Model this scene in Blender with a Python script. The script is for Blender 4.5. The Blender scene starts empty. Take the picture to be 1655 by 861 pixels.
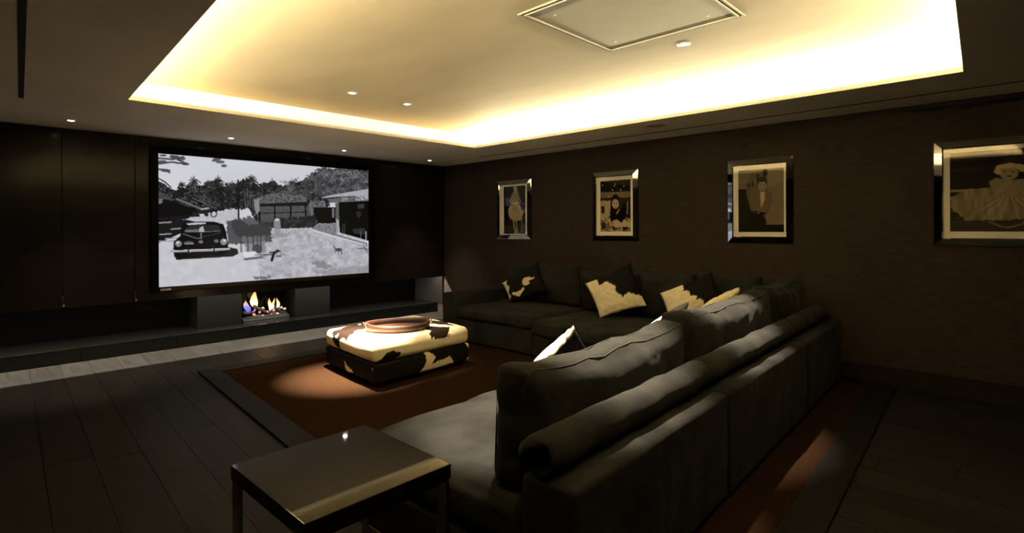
import bpy, bmesh, math, random
import numpy as np
from mathutils import Vector, noise as mnoise
random.seed(7); rng = np.random.RandomState(5)
S = bpy.context.scene
C = S.collection
R = math.radians
H = 2.45          # soffit height
HC = 2.70         # raised ceiling inside the coffer

# ------------------------------------------------------------------ camera
cd = bpy.data.cameras.new('camera'); cam = bpy.data.objects.new('camera', cd); C.objects.link(cam)
cam.location = (-5.7713, -7.1569, 1.408)
cam.rotation_mode = 'XYZ'
cam.rotation_euler = (R(90 - 0.0891), R(0.2102), -R(45.9621))
cd.sensor_fit = 'HORIZONTAL'; cd.sensor_width = 36.0
cd.lens = 36.0 * 878.11 / 1655.0
cd.shift_x = 0.0; cd.shift_y = (370.116 - 430.5) / 1655.0
cd.clip_start = 0.02
S.camera = cam

# ------------------------------------------------------------------ world / exposure
w = bpy.data.worlds.new('world'); S.world = w; w.use_nodes = True
w.node_tree.nodes['Background'].inputs[0].default_value = (0.02, 0.018, 0.015, 1)
w.node_tree.nodes['Background'].inputs[1].default_value = 0.2
S.view_settings.view_transform = 'Standard'; S.view_settings.look = 'None'
S.view_settings.exposure = 0.25; S.view_settings.gamma = 1.0
S.view_settings.use_curve_mapping = False
try:
    S.cycles.use_denoising = True
    S.cycles.max_bounces = 8; S.cycles.diffuse_bounces = 4
except Exception: pass

# light strengths, all of them real fixtures of the room
LED_COL = (1.0, 0.89, 0.56)
LED_W = 60.0          # watts per metre of cove strip
SPOT_COL = (1.0, 0.83, 0.60)
P_WASH = 160.0         # downlights in front of the screen wall
P_RECESS = 30.0        # watts per metre of the strip concealed above the hearth
P_OTT = 5500.0         # downlight above the ottoman
P_OTT2 = 500.0
P_SOFA = 1150.0
P_SEAT = 1150.0

# ------------------------------------------------------------------ materials
MATS = {}
def mat(name, col, rough=.5, metal=0., var=None, bump=None, sheen=0., coat=0., spec=.5, emit=None, attr=None, rnd=0., stretch=None, coat_rough=.05):
    m = bpy.data.materials.new(name); m.use_nodes = True; MATS[name] = m
    nt = m.node_tree; b = nt.nodes['Principled BSDF']
    b.inputs['Base Color'].default_value = (*col, 1); b.inputs['Roughness'].default_value = rough
    b.inputs['Metallic'].default_value = metal; b.inputs['Specular IOR Level'].default_value = spec
    b.inputs['Sheen Weight'].default_value = sheen; b.inputs['Coat Weight'].default_value = coat
    b.inputs['Coat Roughness'].default_value = coat_rough
    if sheen: b.inputs['Sheen Roughness'].default_value = .45; b.inputs['Sheen Tint'].default_value = (.9, .88, .85, 1)
    src = None
    tc = nt.nodes.new('ShaderNodeTexCoord'); vec = tc.outputs['Object']
    if stretch:
        mp = nt.nodes.new('ShaderNodeMapping'); mp.inputs['Scale'].default_value = stretch
        nt.links.new(vec, mp.inputs['Vector']); vec = mp.outputs['Vector']
    if attr:
        a = nt.nodes.new('ShaderNodeAttribute'); a.attribute_name = attr; src = a.outputs['Color']
    if var:                                                  # (scale, amount, detail)
        n = nt.nodes.new('ShaderNodeTexNoise'); n.inputs['Scale'].default_value = var[0]
        n.inputs['Detail'].default_value = var[2] if len(var) > 2 else 4
        nt.links.new(vec, n.inputs['Vector'])
        mr = nt.nodes.new('ShaderNodeMapRange'); mr.inputs[1].default_value = .3; mr.inputs[2].default_value = .7
        mr.inputs[3].default_value = 1 - var[1]; mr.inputs[4].default_value = 1 + var[1]
        nt.links.new(n.outputs['Fac'], mr.inputs[0])
        fac = mr.outputs[0]
        if rnd:
            oi = nt.nodes.new('ShaderNodeObjectInfo'); m2 = nt.nodes.new('ShaderNodeMapRange')
            m2.inputs[3].default_value = 1 - rnd; m2.inputs[4].default_value = 1 + rnd
            nt.links.new(oi.outputs['Random'], m2.inputs[0])
            mm = nt.nodes.new('ShaderNodeMath'); mm.operation = 'MULTIPLY'
            nt.links.new(fac, mm.inputs[0]); nt.links.new(m2.outputs[0], mm.inputs[1]); fac = mm.outputs[0]
        hs = nt.nodes.new('ShaderNodeVectorMath'); hs.operation = 'SCALE'
        if src is None: hs.inputs[0].default_value = col
        else: nt.links.new(src, hs.inputs[0])
        nt.links.new(fac, hs.inputs['Scale']); src = hs.outputs[0]
    if src is not None: nt.links.new(src, b.inputs['Base Color'])
    if bump:                                                 # (scale, strength, distance)
        n = nt.nodes.new('ShaderNodeTexNoise'); n.inputs['Scale'].default_value = bump[0]; n.inputs['Detail'].default_value = 5
        nt.links.new(vec, n.inputs['Vector'])
        bp = nt.nodes.new('ShaderNodeBump'); bp.inputs['Strength'].default_value = bump[1]; bp.inputs['Distance'].default_value = bump[2]
        nt.links.new(n.outputs['Fac'], bp.inputs['Height']); nt.links.new(bp.outputs[0], b.inputs['Normal'])
    if emit:
        b.inputs['Emission Color'].default_value = (*emit[0], 1); b.inputs['Emission Strength'].default_value = emit[1]
    return m
mat('soffit', (.92, .84, .70), .8, var=(1.3, .05), bump=(40, .05, .01))
mat('cove_paint', (.84, .78, .63), .8, var=(1.5, .03))
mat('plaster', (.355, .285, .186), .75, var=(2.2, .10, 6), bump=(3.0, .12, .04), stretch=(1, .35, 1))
mat('wall_cloth', (.038, .0285, .0230), .95, spec=.03, var=(9, .16, 6), bump=(160, .25, .004), stretch=(1, 1, 3))
mat('baseboard', (.018, .014, .011), .6, var=(5, .15), spec=.06)
mat('panel_wood', (.0080, .0062, .0050), .4, spec=.04, var=(2.2, .30, 7), bump=(6, .03, .003), coat=.12, coat_rough=.15, stretch=(1.2, 1, 9), rnd=.12)
mat('dark_backing', (.006, .005, .005), .8, spec=.1)
mat('granite', (.003, .003, .0027), .10, var=(60, .2), spec=.3)
mat('surround_stone', (.0014, .0014, .0012), .5, var=(14, .15), spec=.06)
mat('black_glass', (.0007, .0007, .0006), .08, spec=.06)
mat('oak_plank', (.0165, .0152, .0134), .45, spec=.06, var=(3.0, .28, 7), bump=(9, .12, .004), stretch=(9, .8, 1), rnd=.16)
mat('sub_floor', (.008, .007, .006), .9)
mat('rug_pile', (.0210, .0108, .0060), 1.0, spec=.0, var=(60, .22, 3), bump=(220, .6, .006))
mat('rug_border', (.0095, .0092, .0082), .55, spec=.06, var=(7, .18), bump=(90, .12, .003))
mat('suede', (.0188, .0190, .0180), .9, var=(4.5, .45, 7), bump=(6, .45, .030), sheen=.03, spec=.03)
mat('suede_piping', (.0045, .0045, .0042), .8, var=(4, .2))
mat('hide', (.8, .7, .5), .62, attr='Col', var=(26, .07), bump=(240, .22, .003), spec=.05)
mat('mahogany', (.075, .016, .008), .2, coat=.6)
mat('tray_leather', (.038, .0135, .0072), .45, var=(18, .28), bump=(120, .5, .004))
mat('brass', (.55, .42, .2), .25, 1)
mat('chrome', (.62, .61, .58), .06, 1)
mat('black_lacquer', (.0045, .004, .0035), .035, spec=.5)
mat('mirror', (.72, .73, .70), .03, 1)
mat('frame_side', (.012, .016, .013), .25)
mat('mat_board', (.95, .92, .83), .8, var=(50, .03))
mat('print', (1, 1, 1), .6, attr='Col', spec=.05)
mat('frame_black', (.0022, .002, .002), .5, var=(8, .2), spec=.03)
mat('frame_brown', (.010, .0065, .0045), .4, var=(8, .2), spec=.2)
mat('badge', (.45, .45, .48), .3, .6)
mat('slot_black', (.004, .004, .004), .8)
mat('white_metal', (.62, .56, .46), .4)
mat('hatch_paint', (.28, .24, .18), .6, var=(6, .05))
mat('satin_ring', (.75, .70, .60), .3, .7)
mat('bulb', (1, 1, 1), .5, emit=((1.0, .93, .82), 50.0))
mat('led', (1, 1, 1), .5, emit=((1.0, .76, .42), 6.0))
mat('led_white', (1, 1, 1), .5, emit=((1.0, .9, .75), 2.0))
mat('grille', (.42, .37, .30), .7)
mat('charred_log', (.0030, .0026, .0024), .9, var=(20, .5), bump=(40, .6, .01))
mat('pale_stone', (.20, .17, .11), .9, var=(20, .3))
mat('ember', (.3, .02, .01), .8, emit=((1.0, .12, .07), 2.2))
mat('ember_pink', (.3, .1, .1), .8, emit=((1.0, .35, .42), 1.8))
mat('steel_pull', (.75, .73, .70), .15, 1)
# the projection screen gives off its own picture
m = bpy.data.materials.new('lit_picture'); m.use_nodes = True; MATS['lit_picture'] = m
nt = m.node_tree; b = nt.nodes['Principled BSDF']; a = nt.nodes.new('ShaderNodeAttribute'); a.attribute_name = 'Col'
b.inputs['Base Color'].default_value = (.01, .01, .01, 1); b.inputs['Roughness'].default_value = .6; b.inputs['Specular IOR Level'].default_value = 0.
nt.links.new(a.outputs['Color'], b.inputs['Emission Color']); b.inputs['Emission Strength'].default_value = .86
# picture glass: clear pane with a faint reflection
m = bpy.data.materials.new('picture_glass'); m.use_nodes = True; MATS['picture_glass'] = m
nt = m.node_tree; nt.nodes.remove(nt.nodes['Principled BSDF']); o = nt.nodes['Material Output']
tr = nt.nodes.new('ShaderNodeBsdfTransparent'); gl = nt.nodes.new('ShaderNodeBsdfGlossy'); gl.inputs['Roughness'].default_value = .02
mx = nt.nodes.new('ShaderNodeMixShader'); mx.inputs[0].default_value = .035
nt.links.new(tr.outputs[0], mx.inputs[1]); nt.links.new(gl.outputs[0], mx.inputs[2]); nt.links.new(mx.outputs[0], o.inputs[0])
# flames: glowing gas, colour along the height of the flame (generated coordinate), thinning at the tip
def flame_mat(name, stops, strength):
    m = bpy.data.materials.new(name); m.use_nodes = True; MATS[name] = m
    nt = m.node_tree; nt.nodes.remove(nt.nodes['Principled BSDF']); o = nt.nodes['Material Output']
    tc = nt.nodes.new('ShaderNodeTexCoord'); sp = nt.nodes.new('ShaderNodeSeparateXYZ'); nt.links.new(tc.outputs['Generated'], sp.inputs[0])
    cr = nt.nodes.new('ShaderNodeValToRGB'); nt.links.new(sp.outputs[2], cr.inputs[0])
    while len(cr.color_ramp.elements) < len(stops): cr.color_ramp.elements.new(.5)
    for e, (p, c) in zip(cr.color_ramp.elements, stops): e.position = p; e.color = c
    em = nt.nodes.new('ShaderNodeEmission'); em.inputs[1].default_value = strength; nt.links.new(cr.outputs[0], em.inputs[0])
    tr = nt.nodes.new('ShaderNodeBsdfTransparent'); mx = nt.nodes.new('ShaderNodeMixShader')
    nt.links.new(cr.outputs[1], mx.inputs[0]); nt.links.new(tr.outputs[0], mx.inputs[1]); nt.links.new(em.outputs[0], mx.inputs[2]); nt.links.new(mx.outputs[0], o.inputs[0])
flame_mat('flame_yellow', [(0, (1, .35, .25, .5)), (.25, (1, .80, .55, .95)), (.6, (1, .62, .22, .75)), (1, (1, .35, .08, .15))], 1.7)
flame_mat('flame_blue', [(0, (.18, .16, .8, .55)), (.45, (.3, .27, .9, .6)), (.75, (1, .6, .4, .6)), (1, (1, .4, .15, .15))], 1.1)

# ------------------------------------------------------------------ helpers
def link(o, parent=None):
    C.objects.link(o)
    if parent is not None: o.parent = parent
    return o
def raw(name, verts, faces, m, parent=None, smooth=False, auto=None):
    me = bpy.data.meshes.new(name); me.from_pydata([tuple(map(float, v)) for v in verts], [], [tuple(f) for f in faces])
    if m: me.materials.append(MATS[m])
    if smooth: me.polygons.foreach_set('use_smooth', [True] * len(me.polygons))
    me.update()
    return link(bpy.data.objects.new(name, me), parent)
def from_bm(name, bm, m, parent=None, smooth=False):
    me = bpy.data.meshes.new(name); bmesh.ops.recalc_face_normals(bm, faces=bm.faces[:]); bm.to_mesh(me); bm.free()
    me.materials.append(MATS[m])
    if smooth: me.polygons.foreach_set('use_smooth', [True] * len(me.polygons))
    return link(bpy.data.objects.new(name, me), parent)
def bm_box(bm, x0, x1, y0, y1, z0, z1):
    vs = [bm.verts.new(p) for p in ((x0,y0,z0),(x1,y0,z0),(x1,y1,z0),(x0,y1,z0),(x0,y0,z1),(x1,y0,z1),(x1,y1,z1),(x0,y1,z1))]
    for f in ((0,3,2,1),(4,5,6,7),(0,1,5,4),(1,2,6,5),(2,3,7,6),(3,0,4,7)): bm.faces.new([vs[i] for i in f])
    return vs
def box(name, x0, x1, y0, y1, z0, z1, m, parent=None, bev=0., seg=2):
    bm = bmesh.new(); bm_box(bm, x0, x1, y0, y1, z0, z1)
    if bev: bmesh.ops.bevel(bm, geom=bm.edges[:], offset=bev, segments=seg, affect='EDGES', profile=.6)
    return from_bm(name, bm, m, parent)
def prism(name, pts, z0, z1, m, parent=None, bev=0.):
    bm = bmesh.new(); lo = [bm.verts.new((p[0], p[1], z0)) for p in pts]; hi = [bm.verts.new((p[0], p[1], z1)) for p in pts]
    n = len(pts); bm.faces.new(lo[::-1]); bm.faces.new(hi)
    for i in range(n): bm.faces.new((lo[i], lo[(i+1) % n], hi[(i+1) % n], hi[i]))
    if bev: bmesh.ops.bevel(bm, geom=bm.edges[:], offset=bev, segments=2, affect='EDGES')
    return from_bm(name, bm, m, parent)
def lathe(name, prof, m, parent=None, n=28, loc=(0,0,0), sx=1., sy=1., cap=True, smooth=True):
    v, f = [], []
    for r, z in prof:
        for k in range(n): a = 2*math.pi*k/n; v.append((loc[0]+r*math.cos(a)*sx, loc[1]+r*math.sin(a)*sy, loc[2]+z))
    for i in range(len(prof)-1):
        for k in range(n): f.append((i*n+k, i*n+(k+1) % n, (i+1)*n+(k+1) % n, (i+1)*n+k))
    if cap: f.append(tuple(range(n))[::-1]); f.append(tuple((len(prof)-1)*n+k for k in range(n)))
    return raw(name, v, f, m, parent, smooth)
def tube(name, pts, r, m, parent=None, n=8, closed=False, radii=None):
    pts = [Vector(p) for p in pts]; N = len(pts); v, f = [], []
    up = Vector((0, 0, 1))
    for i, p in enumerate(pts):
        a = pts[(i-1) % N] if (closed or i > 0) else p; c = pts[(i+1) % N] if (closed or i < N-1) else p
        t = (c-a).normalized(); s = t.cross(up)
        if s.length < .05: s = t.cross(Vector((0, 1, 0)))
        s.normalize(); q = s.cross(t); rr = radii[i] if radii else r
        for k in range(n): an = 2*math.pi*k/n; v.append(p + rr*(math.cos(an)*s + math.sin(an)*q))
    for i in range(N if closed else N-1):
        j = (i+1) % N
        for k in range(n): f.append((i*n+k, i*n+(k+1) % n, j*n+(k+1) % n, j*n+k))
    if not closed: f.append(tuple(range(n))[::-1]); f.append(tuple((N-1)*n+k for k in range(n)))
    return raw(name, v, f, m, parent, True)
def tag(o, label=None, cat=None, group=None, kind=None):
    if label: o['label'] = label
    if cat: o['category'] = cat
    if group: o['group'] = group
    if kind: o['kind'] = kind
    return o
def thing(name, label, cat, loc=(0,0,0), rz=0., group=None):
    o = bpy.data.objects.new(name, None); o.empty_display_size = .1; link(o)
    o.location = loc; o.rotation_euler = (0, 0, rz); return tag(o, label, cat, group)
def struct(o, label=None): return tag(o, label, None, None, 'structure')

def lattice(half, r, inner, corner=4):
    a = [-half + r*(1-math.tan(math.pi/4*(1-k/corner))) for k in range(corner)]
    b = list(np.linspace(-half+r, half-r, inner+1))
    return a + b + [-x for x in a[::-1]]
def rbox_data(s, r, inner=(10,10,6), bulge=(0,0,0), namp=0., nscale=3., seed=0., wrinkle=0., wscale=(4,4,4), corner=4):
    """soft rounded box centred on the origin -> verts, faces, param (normalised lattice position)"""
    h = [x/2 for x in s]; L = [lattice(h[i], r, inner[i], corner) for i in range(3)]; n = [len(x) for x in L]
    idx, V, P = {}, [], []
    def vid(i, j, k):
        key = (i, j, k)
        if key not in idx:
            p = Vector((L[0][i], L[1][j], L[2][k]))
            q = Vector([max(-h[a]+r, min(h[a]-r, p[a])) for a in range(3)]); d = p-q
            nrm = d.normalized() if d.length > 1e-9 else Vector((0,0,1)); o = q + r*nrm
            u = [p[a]/h[a] for a in range(3)]
            for a in range(3):
                b_, c_ = (a+1) % 3, (a+2) % 3
                o[a] += bulge[a]*u[a]*max(0, 1-u[b_]**2)*max(0, 1-u[c_]**2)
            if namp:
                o += nrm*namp*mnoise.noise(Vector((p.x*nscale+seed, p.y*nscale+seed*1.7, p.z*nscale-seed)))
            if wrinkle:
                qv = Vector((p.x*wscale[0]+seed*2.1, p.y*wscale[1]-seed, p.z*wscale[2]+seed))
                qv += .8*Vector((mnoise.noise(qv*.6), mnoise.noise(qv*.6+Vector((9,3,1))), 0))
                o -= nrm*wrinkle*(1-abs(mnoise.noise(qv)))**5
            idx[key] = len(V); V.append(o); P.append(u)
        return idx[key]
    F = []
    for i in range(n[0]-1):
        for j in range(n[1]-1):
            F.append((vid(i,j,0), vid(i,j+1,0), vid(i+1,j+1,0), vid(i+1,j,0)))
            F.append((vid(i,j,n[2]-1), vid(i+1,j,n[2]-1), vid(i+1,j+1,n[2]-1), vid(i,j+1,n[2]-1)))
    for i in range(n[0]-1):
        for k in range(n[2]-1):
            F.append((vid(i,0,k), vid(i+1,0,k), vid(i+1,0,k+1), vid(i,0,k+1)))
            F.append((vid(i,n[1]-1,k), vid(i,n[1]-1,k+1), vid(i+1,n[1]-1,k+1), vid(i+1,n[1]-1,k)))
    for j in range(n[1]-1):
        for k in range(n[2]-1):
            F.append((vid(0,j,k), vid(0,j,k+1), vid(0,j+1,k+1), vid(0,j+1,k)))
            F.append((vid(n[0]-1,j,k), vid(n[0]-1,j+1,k), vid(n[0]-1,j+1,k+1), vid(n[0]-1,j,k+1)))
    return V, F, P
def soft(name, x0, x1, y0, y1, z0, z1, m, parent=None, r=.04, rot=None, **kw):
    s = (x1-x0, y1-y0, z1-z0); V, F, P = rbox_data(s, min(r, min(s)*.49), **kw)
    o = raw(name, V, F, m, parent, True); o.location = ((x0+x1)/2, (y0+y1)/2, (z0+z1)/2)
    if rot: o.rotation_euler = rot
    return o
def rect_loop(hx, hz, r, y, n=5):
    pts = []
    for cx, cz, a0 in ((hx-r, hz-r, 0), (-hx+r, hz-r, 90), (-hx+r, -hz+r, 180), (hx-r, -hz+r, 270)):
        for k in range(n+1): a = R(a0+90*k/n); pts.append((cx+r*math.cos(a), y, cz+r*math.sin(a)))
    out = []
    for i, p in enumerate(pts):
        q = pts[(i+1) % len(pts)]; d = math.dist(p, q); k = max(1, int(d/.12))
        for t in range(k): out.append(tuple(p[a]+(q[a]-p[a])*t/k for a in range(3)))
    return out
def set_col(o, cols):
    me = o.data; at = me.color_attributes.new('Col', 'FLOAT_COLOR', 'POINT')
    c = np.ones((len(me.vertices), 4), np.float32); c[:, :3] = cols; at.data.foreach_set('color', c.ravel())

# ------------------------------------------------------------------ painter for flat prints and for hide patches
def s2l(c): c = np.asarray(c, float); return np.where(c <= .04045, c/12.92, ((c+.055)/1.055)**2.4)
def inside(X, Y, poly):
    poly = np.asarray(poly, float); r = np.zeros(X.shape, bool); n = len(poly); j = n-1
    for i in range(n):
        xi, yi = poly[i]; xj, yj = poly[j]
        if yi != yj: r ^= ((yi > Y) != (yj > Y)) & (X < (xj-xi)*(Y-yi)/(yj-yi)+xi)
        j = i
    return r
def homography(src, dst):
    A = []
    for (x, y), (u, v) in zip(src, dst):
        A.append([x, y, 1, 0, 0, 0, -u*x, -u*y, -u]); A.append([0, 0, 0, x, y, 1, -v*x, -v*y, -v])
    return np.linalg.svd(np.array(A, float))[2][-1].reshape(3, 3)
def vnoise(h, wd, cy, cx, seed):
    r = np.random.RandomState(seed); g = r.rand(cy+2, cx+2); y = np.linspace(0, cy, h); x = np.linspace(0, cx, wd)
    yi = y.astype(int); xi = x.astype(int); fy = (y-yi)[:, None]; fx = (x-xi)[None]; fy = fy*fy*(3-2*fy); fx = fx*fx*(3-2*fx)
    return (g[np.ix_(yi, xi)]*(1-fy)*(1-fx)+g[np.ix_(yi+1, xi)]*fy*(1-fx)+g[np.ix_(yi, xi+1)]*(1-fy)*fx+g[np.ix_(yi+1, xi+1)]*fy*fx)
class Canvas:
    """grey picture of w*h points; coordinates are those of a sketch whose four corners are given"""
    def __init__(s, w, h, corners, val=.5):
        s.w, s.h = w, h; s.a = np.full((h, w), float(val))
        Hm = np.linalg.inv(homography(corners, ((0, 0), (w-1, 0), (w-1, h-1), (0, h-1))))
        X, Y = np.meshgrid(np.arange(w), np.arange(h)); q = np.stack([X, Y, np.ones_like(X)], -1) @ Hm.T
        s.X, s.Y = q[..., 0]/q[..., 2], q[..., 1]/q[..., 2]
    def put(s, mk, v, al=1.): s.a = np.where(mk, s.a*(1-al)+np.asarray(v)*al, s.a)
    def poly(s, pts, v, al=1., wob=0., seed=1):
        X, Y = s.X, s.Y
        if wob:
            X = X+(vnoise(s.h, s.w, s.h//4, s.w//4, seed)-.5)*wob; Y = Y+(vnoise(s.h, s.w, s.h//4, s.w//4, seed+50)-.5)*wob
        s.put(inside(X, Y, pts), v, al)
    def ell(s, cx, cy, rx, ry, v, al=1.): s.put(((s.X-cx)/rx)**2+((s.Y-cy)/ry)**2 < 1, v, al)
    def ring(s, cx, cy, r0, r1, v):
        d = np.hypot(s.X-cx, s.Y-cy); s.put((d > r0) & (d < r1), v)
    def line(s, pts, wd, v, al=1.):
        for (x0, y0), (x1, y1) in zip(pts[:-1], pts[1:]):
            dx, dy = x1-x0, y1-y0; t = np.clip(((s.X-x0)*dx+(s.Y-y0)*dy)/(dx*dx+dy*dy+1e-9), 0, 1)
            s.put(np.hypot(s.X-x0-t*dx, s.Y-y0-t*dy) < wd/2, v, al)
    def palm(s, x, y, r, v, n=11, wd=5, seed=0, droop=.5):
        q = np.random.RandomState(seed)
        for k in range(n):
            a = -math.pi*(k+.5)/n*1.15+.23; l = r*(.75+.45*q.rand())
            ex, ey = x+l*math.cos(a), y+l*math.sin(a); mx_, my_ = x+.55*l*math.cos(a), y+.62*l*math.sin(a)-r*.08
            s.line([(x, y), (mx_, my_), (ex, ey+droop*r*abs(math.cos(a)))], wd, v*(.7+.8*q.rand()))
    def blur(s, k=1):
        for _ in range(k):
            p = np.pad(s.a, 1, mode='edge'); s.a = (p[1:-1, 1:-1]*4+p[:-2, 1:-1]+p[2:, 1:-1]+p[1:-1, :-2]+p[1:-1, 2:])/8
    def rgb(s, tint=(1, 1, 1)):
        return s2l(np.clip(s.a, 0, 1)[..., None]*np.array(tint))
FONT = {'C': '01110 10001 10000 10000 10000 10001 01110', 'I': '111 010 010 010 010 010 111', 'N': '10001 11001 11001 10101 10011 10011 10001',
        'E': '11111 10000 10000 11110 10000 10000 11111', 'M': '10001 11011 10101 10101 10001 10001 10001', 'A': '01110 10001 10001 11111 10001 10001 10001',
        'J': '00111 00010 00010 00010 00010 10010 01100', 'O': '01110 10001 10001 10001 10001 10001 01110', 'Y': '10001 10001 01010 00100 00100 00100 00100'}
def word(cv, txt, x0, y0, x1, y1, x1b, y1b, x0b, y0b, v):
    """paint letters into the quad top-left, top-right, bottom-right, bottom-left"""
    n = sum(len(FONT[c].split()[0])+1 for c in txt)-1; at = 0
    def P(u, t): return ((x0*(1-u)+x1*u)*(1-t)+(x0b*(1-u)+x1b*u)*t, (y0*(1-u)+y1*u)*(1-t)+(y0b*(1-u)+y1b*u)*t)
    for c in txt:
        rows = FONT[c].split()
        for j, row in enumerate(rows):
            for i, bit in enumerate(row):
                if bit == '1': cv.poly([P((at+i)/n, j/7), P((at+i+1.05)/n, j/7), P((at+i+1.05)/n, (j+1.05)/7), P((at+i)/n, (j+1.05)/7)], v)
        at += len(rows[0])+1
def picture(name, cv, m, parent, O, U, V, tint):
    """flat print: O top-left corner, U along the width, V down the height"""
    O, U, V = map(np.array, (O, U, V)); u, v = np.meshgrid(np.linspace(0, 1, cv.w), np.linspace(0, 1, cv.h))
    P = O+u[..., None]*U+v[..., None]*V; i = np.arange(cv.w*cv.h).reshape(cv.h, cv.w)
    f = np.stack([i[:-1, :-1], i[1:, :-1], i[1:, 1:], i[:-1, 1:]], -1).reshape(-1, 4)
    me = bpy.data.meshes.new(name); me.vertices.add(cv.w*cv.h); me.vertices.foreach_set('co', P.reshape(-1).astype(np.float32))
    me.loops.add(f.size); me.loops.foreach_set('vertex_index', f.reshape(-1).astype(np.int32))
    me.polygons.add(len(f)); me.polygons.foreach_set('loop_start', np.arange(0, f.size, 4, dtype=np.int32))
    me.update(calc_edges=True); me.validate(); me.materials.append(MATS[m])
    o = link(bpy.data.objects.new(name, me), parent); set_col(o, cv.rgb(tint).reshape(-1, 3)); return o

# ================================================================== THE ROOM
XL, YN, YB = -7.6, -8.8, 1.0
# ---- floor: planks on a dark sub floor
fl = struct(box('floor', XL, 0, YN, YB, -.10, -.010, 'sub_floor'), 'dark oak plank floor')
def clip(poly, ax, lim, keep_less):
    out = []
    for i in range(len(poly)):
        a, b_ = poly[i], poly[(i+1) % len(poly)]
        ia = (a[ax] <= lim) == keep_less or abs(a[ax]-lim) < 1e-9; ib = (b_[ax] <= lim) == keep_less or abs(b_[ax]-lim) < 1e-9
        if ia: out.append(a)
        if ia != ib:
            t = (lim-a[ax])/(b_[ax]-a[ax]); out.append(tuple(a[k]+t*(b_[k]-a[k]) for k in range(2)))
    return out
th = R(-3.15); ca, sa = math.cos(th), math.sin(th); px0, py0 = -4.686, -2.929
def rotp(u, v): return (px0+u*ca+v*sa*-1, py0+u*sa+v*ca)
PW = .235
for i in range(-14, 24):
    v = -6.4-1.9*random.random()
    while v < 3.6:
        L = random.choice((1.7, 1.9, 2.1, 2.3)); g = .0016
        q = [rotp(i*PW+g, v+g), rotp((i+1)*PW-g, v+g), rotp((i+1)*PW-g, v+L-g), rotp(i*PW+g, v+L-g)]
        for ax, lim, less in ((0, XL+.01, False), (0, -.02, True), (1, YN+.01, False), (1, .185, True)):
            q = clip(q, ax, lim, less)
            if len(q) < 3: break
        if len(q) >= 3:
            xs = [p[0] for p in q]; ys = [p[1] for p in q]
            if (max(xs)-min(xs)) > .02 and (max(ys)-min(ys)) > .05: prism('plank', q, -.0098, 0, 'oak_plank', fl)
        v += L
# ---- walls
struct(box('wall_right', 0, .15, YN, YB, -.1, 3.0, 'wall_cloth'), 'dark brown textured wall hung with the framed pictures')
struct(box('wall_left', XL-.15, XL, YN, YB, -.1, 3.0, 'wall_cloth'), 'dark brown wall outside the left edge')
struct(box('wall_near', XL, 0, YN-.15, YN, -.1, 3.0, 'wall_cloth'), 'dark brown wall behind the viewer')
struct(box('baseboard_right', -.018, -.0005, YN+.01, -.02, .0005, .17, 'baseboard', bev=.004), 'dark painted baseboard under the picture wall')
ws = struct(box('wall_back', XL, -.001, .022, YB, .72, H-.001, 'dark_backing'), 'dark wood panelled wall behind the screen')
struct(box('wall_recess', XL, -.001, .80, YB, -.01, .7195, 'black_glass'), 'black glossy back of the low fireplace recess')
edges = [XL, -6.85, -6.225, -5.601, -4.977, -4.353, -1.231, -.607, -.002]
for a_, b_ in zip(edges[:-1], edges[1:]):
    box('wood_panel', a_+.0025, b_-.0025, 0, .021, .607, H-.003, 'panel_wood', ws, bev=.0015, seg=1)
for x in (-4.968, -4.346):
    o = lathe('door_pull', [(.012, 0), (.013, .004), (.009, .012), (.0, .014)], 'steel_pull', ws, 12, cap=False)
    o.location = (x, -.0005, .632); o.rotation_euler = (R(90), 0, 0)
struct(box('trim_1', -.03, -.0012, .024, .797, .158, .7185, 'dark_backing'), 'dark side cheek of the fireplace recess')
# ---- ceiling with its raised coffer
LIP = [(-4.776, -1.92), (-1.03, -1.92), (-1.03, -6.80), (-5.075, -7.03)]
def offset(poly, d):
    out = []; n = len(poly)
    for i in range(n):
        p, c, q = Vector(poly[i-1]), Vector(poly[i]), Vector(poly[(i+1) % n])
        e1 = (c-p).normalized(); e2 = (q-c).normalized(); n1 = Vector((-e1.y, e1.x)); n2 = Vector((-e2.y, e2.x))
        out.append(tuple(c+(n1+n2)*(d/(1+n1.dot(n2)))))
    return out
OUT = offset(LIP, .41); LIN = offset(LIP, .015)
bm = bmesh.new()
def ring_faces(A, zA, B, zB):
    va = [bm.verts.new((*p, zA)) for p in A]; vb = [bm.verts.new((*p, zB)) for p in B]; n = len(A)
    for i in range(n): bm.faces.new((va[i], va[(i+1) % n], vb[(i+1) % n], vb[i]))
ROOM = [(XL, .02), (0, .02), (0, YN), (XL, YN)]
ring_faces(ROOM, H, LIP, H)                       # soffit seen from below
ring_faces(LIP, H, LIP, H+.036)                   # lip upstand
ring_faces(LIP, H+.036, LIN, H+.036); ring_faces(LIN, H+.036, LIN, H+.015)
ring_faces(LIN, H+.015, OUT, H+.015)              # trough floor
me = bpy.data.meshes.new('ceiling'); bmesh.ops.remove_doubles(bm, verts=bm.verts[:], dist=1e-5); bmesh.ops.recalc_face_normals(bm, faces=bm.faces[:]); bm.to_mesh(me); bm.free(); me.materials.append(MATS['soffit'])
ceil = struct(link(bpy.data.objects.new('ceiling', me)), 'cream plaster ceiling with a lowered border around a raised lit tray')
bm = bmesh.new()
ring_faces(OUT, H+.015, OUT, HC)
from_bm('cove_wall', bm, 'cove_paint', ceil); bm = bmesh.new()
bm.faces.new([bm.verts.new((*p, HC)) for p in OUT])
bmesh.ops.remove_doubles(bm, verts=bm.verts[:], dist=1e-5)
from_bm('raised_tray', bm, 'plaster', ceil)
struct(box('ceiling_slab', XL, 0, YN, YB, HC+.03, HC+.1, 'dark_backing'), 'ceiling slab above the tray')
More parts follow.
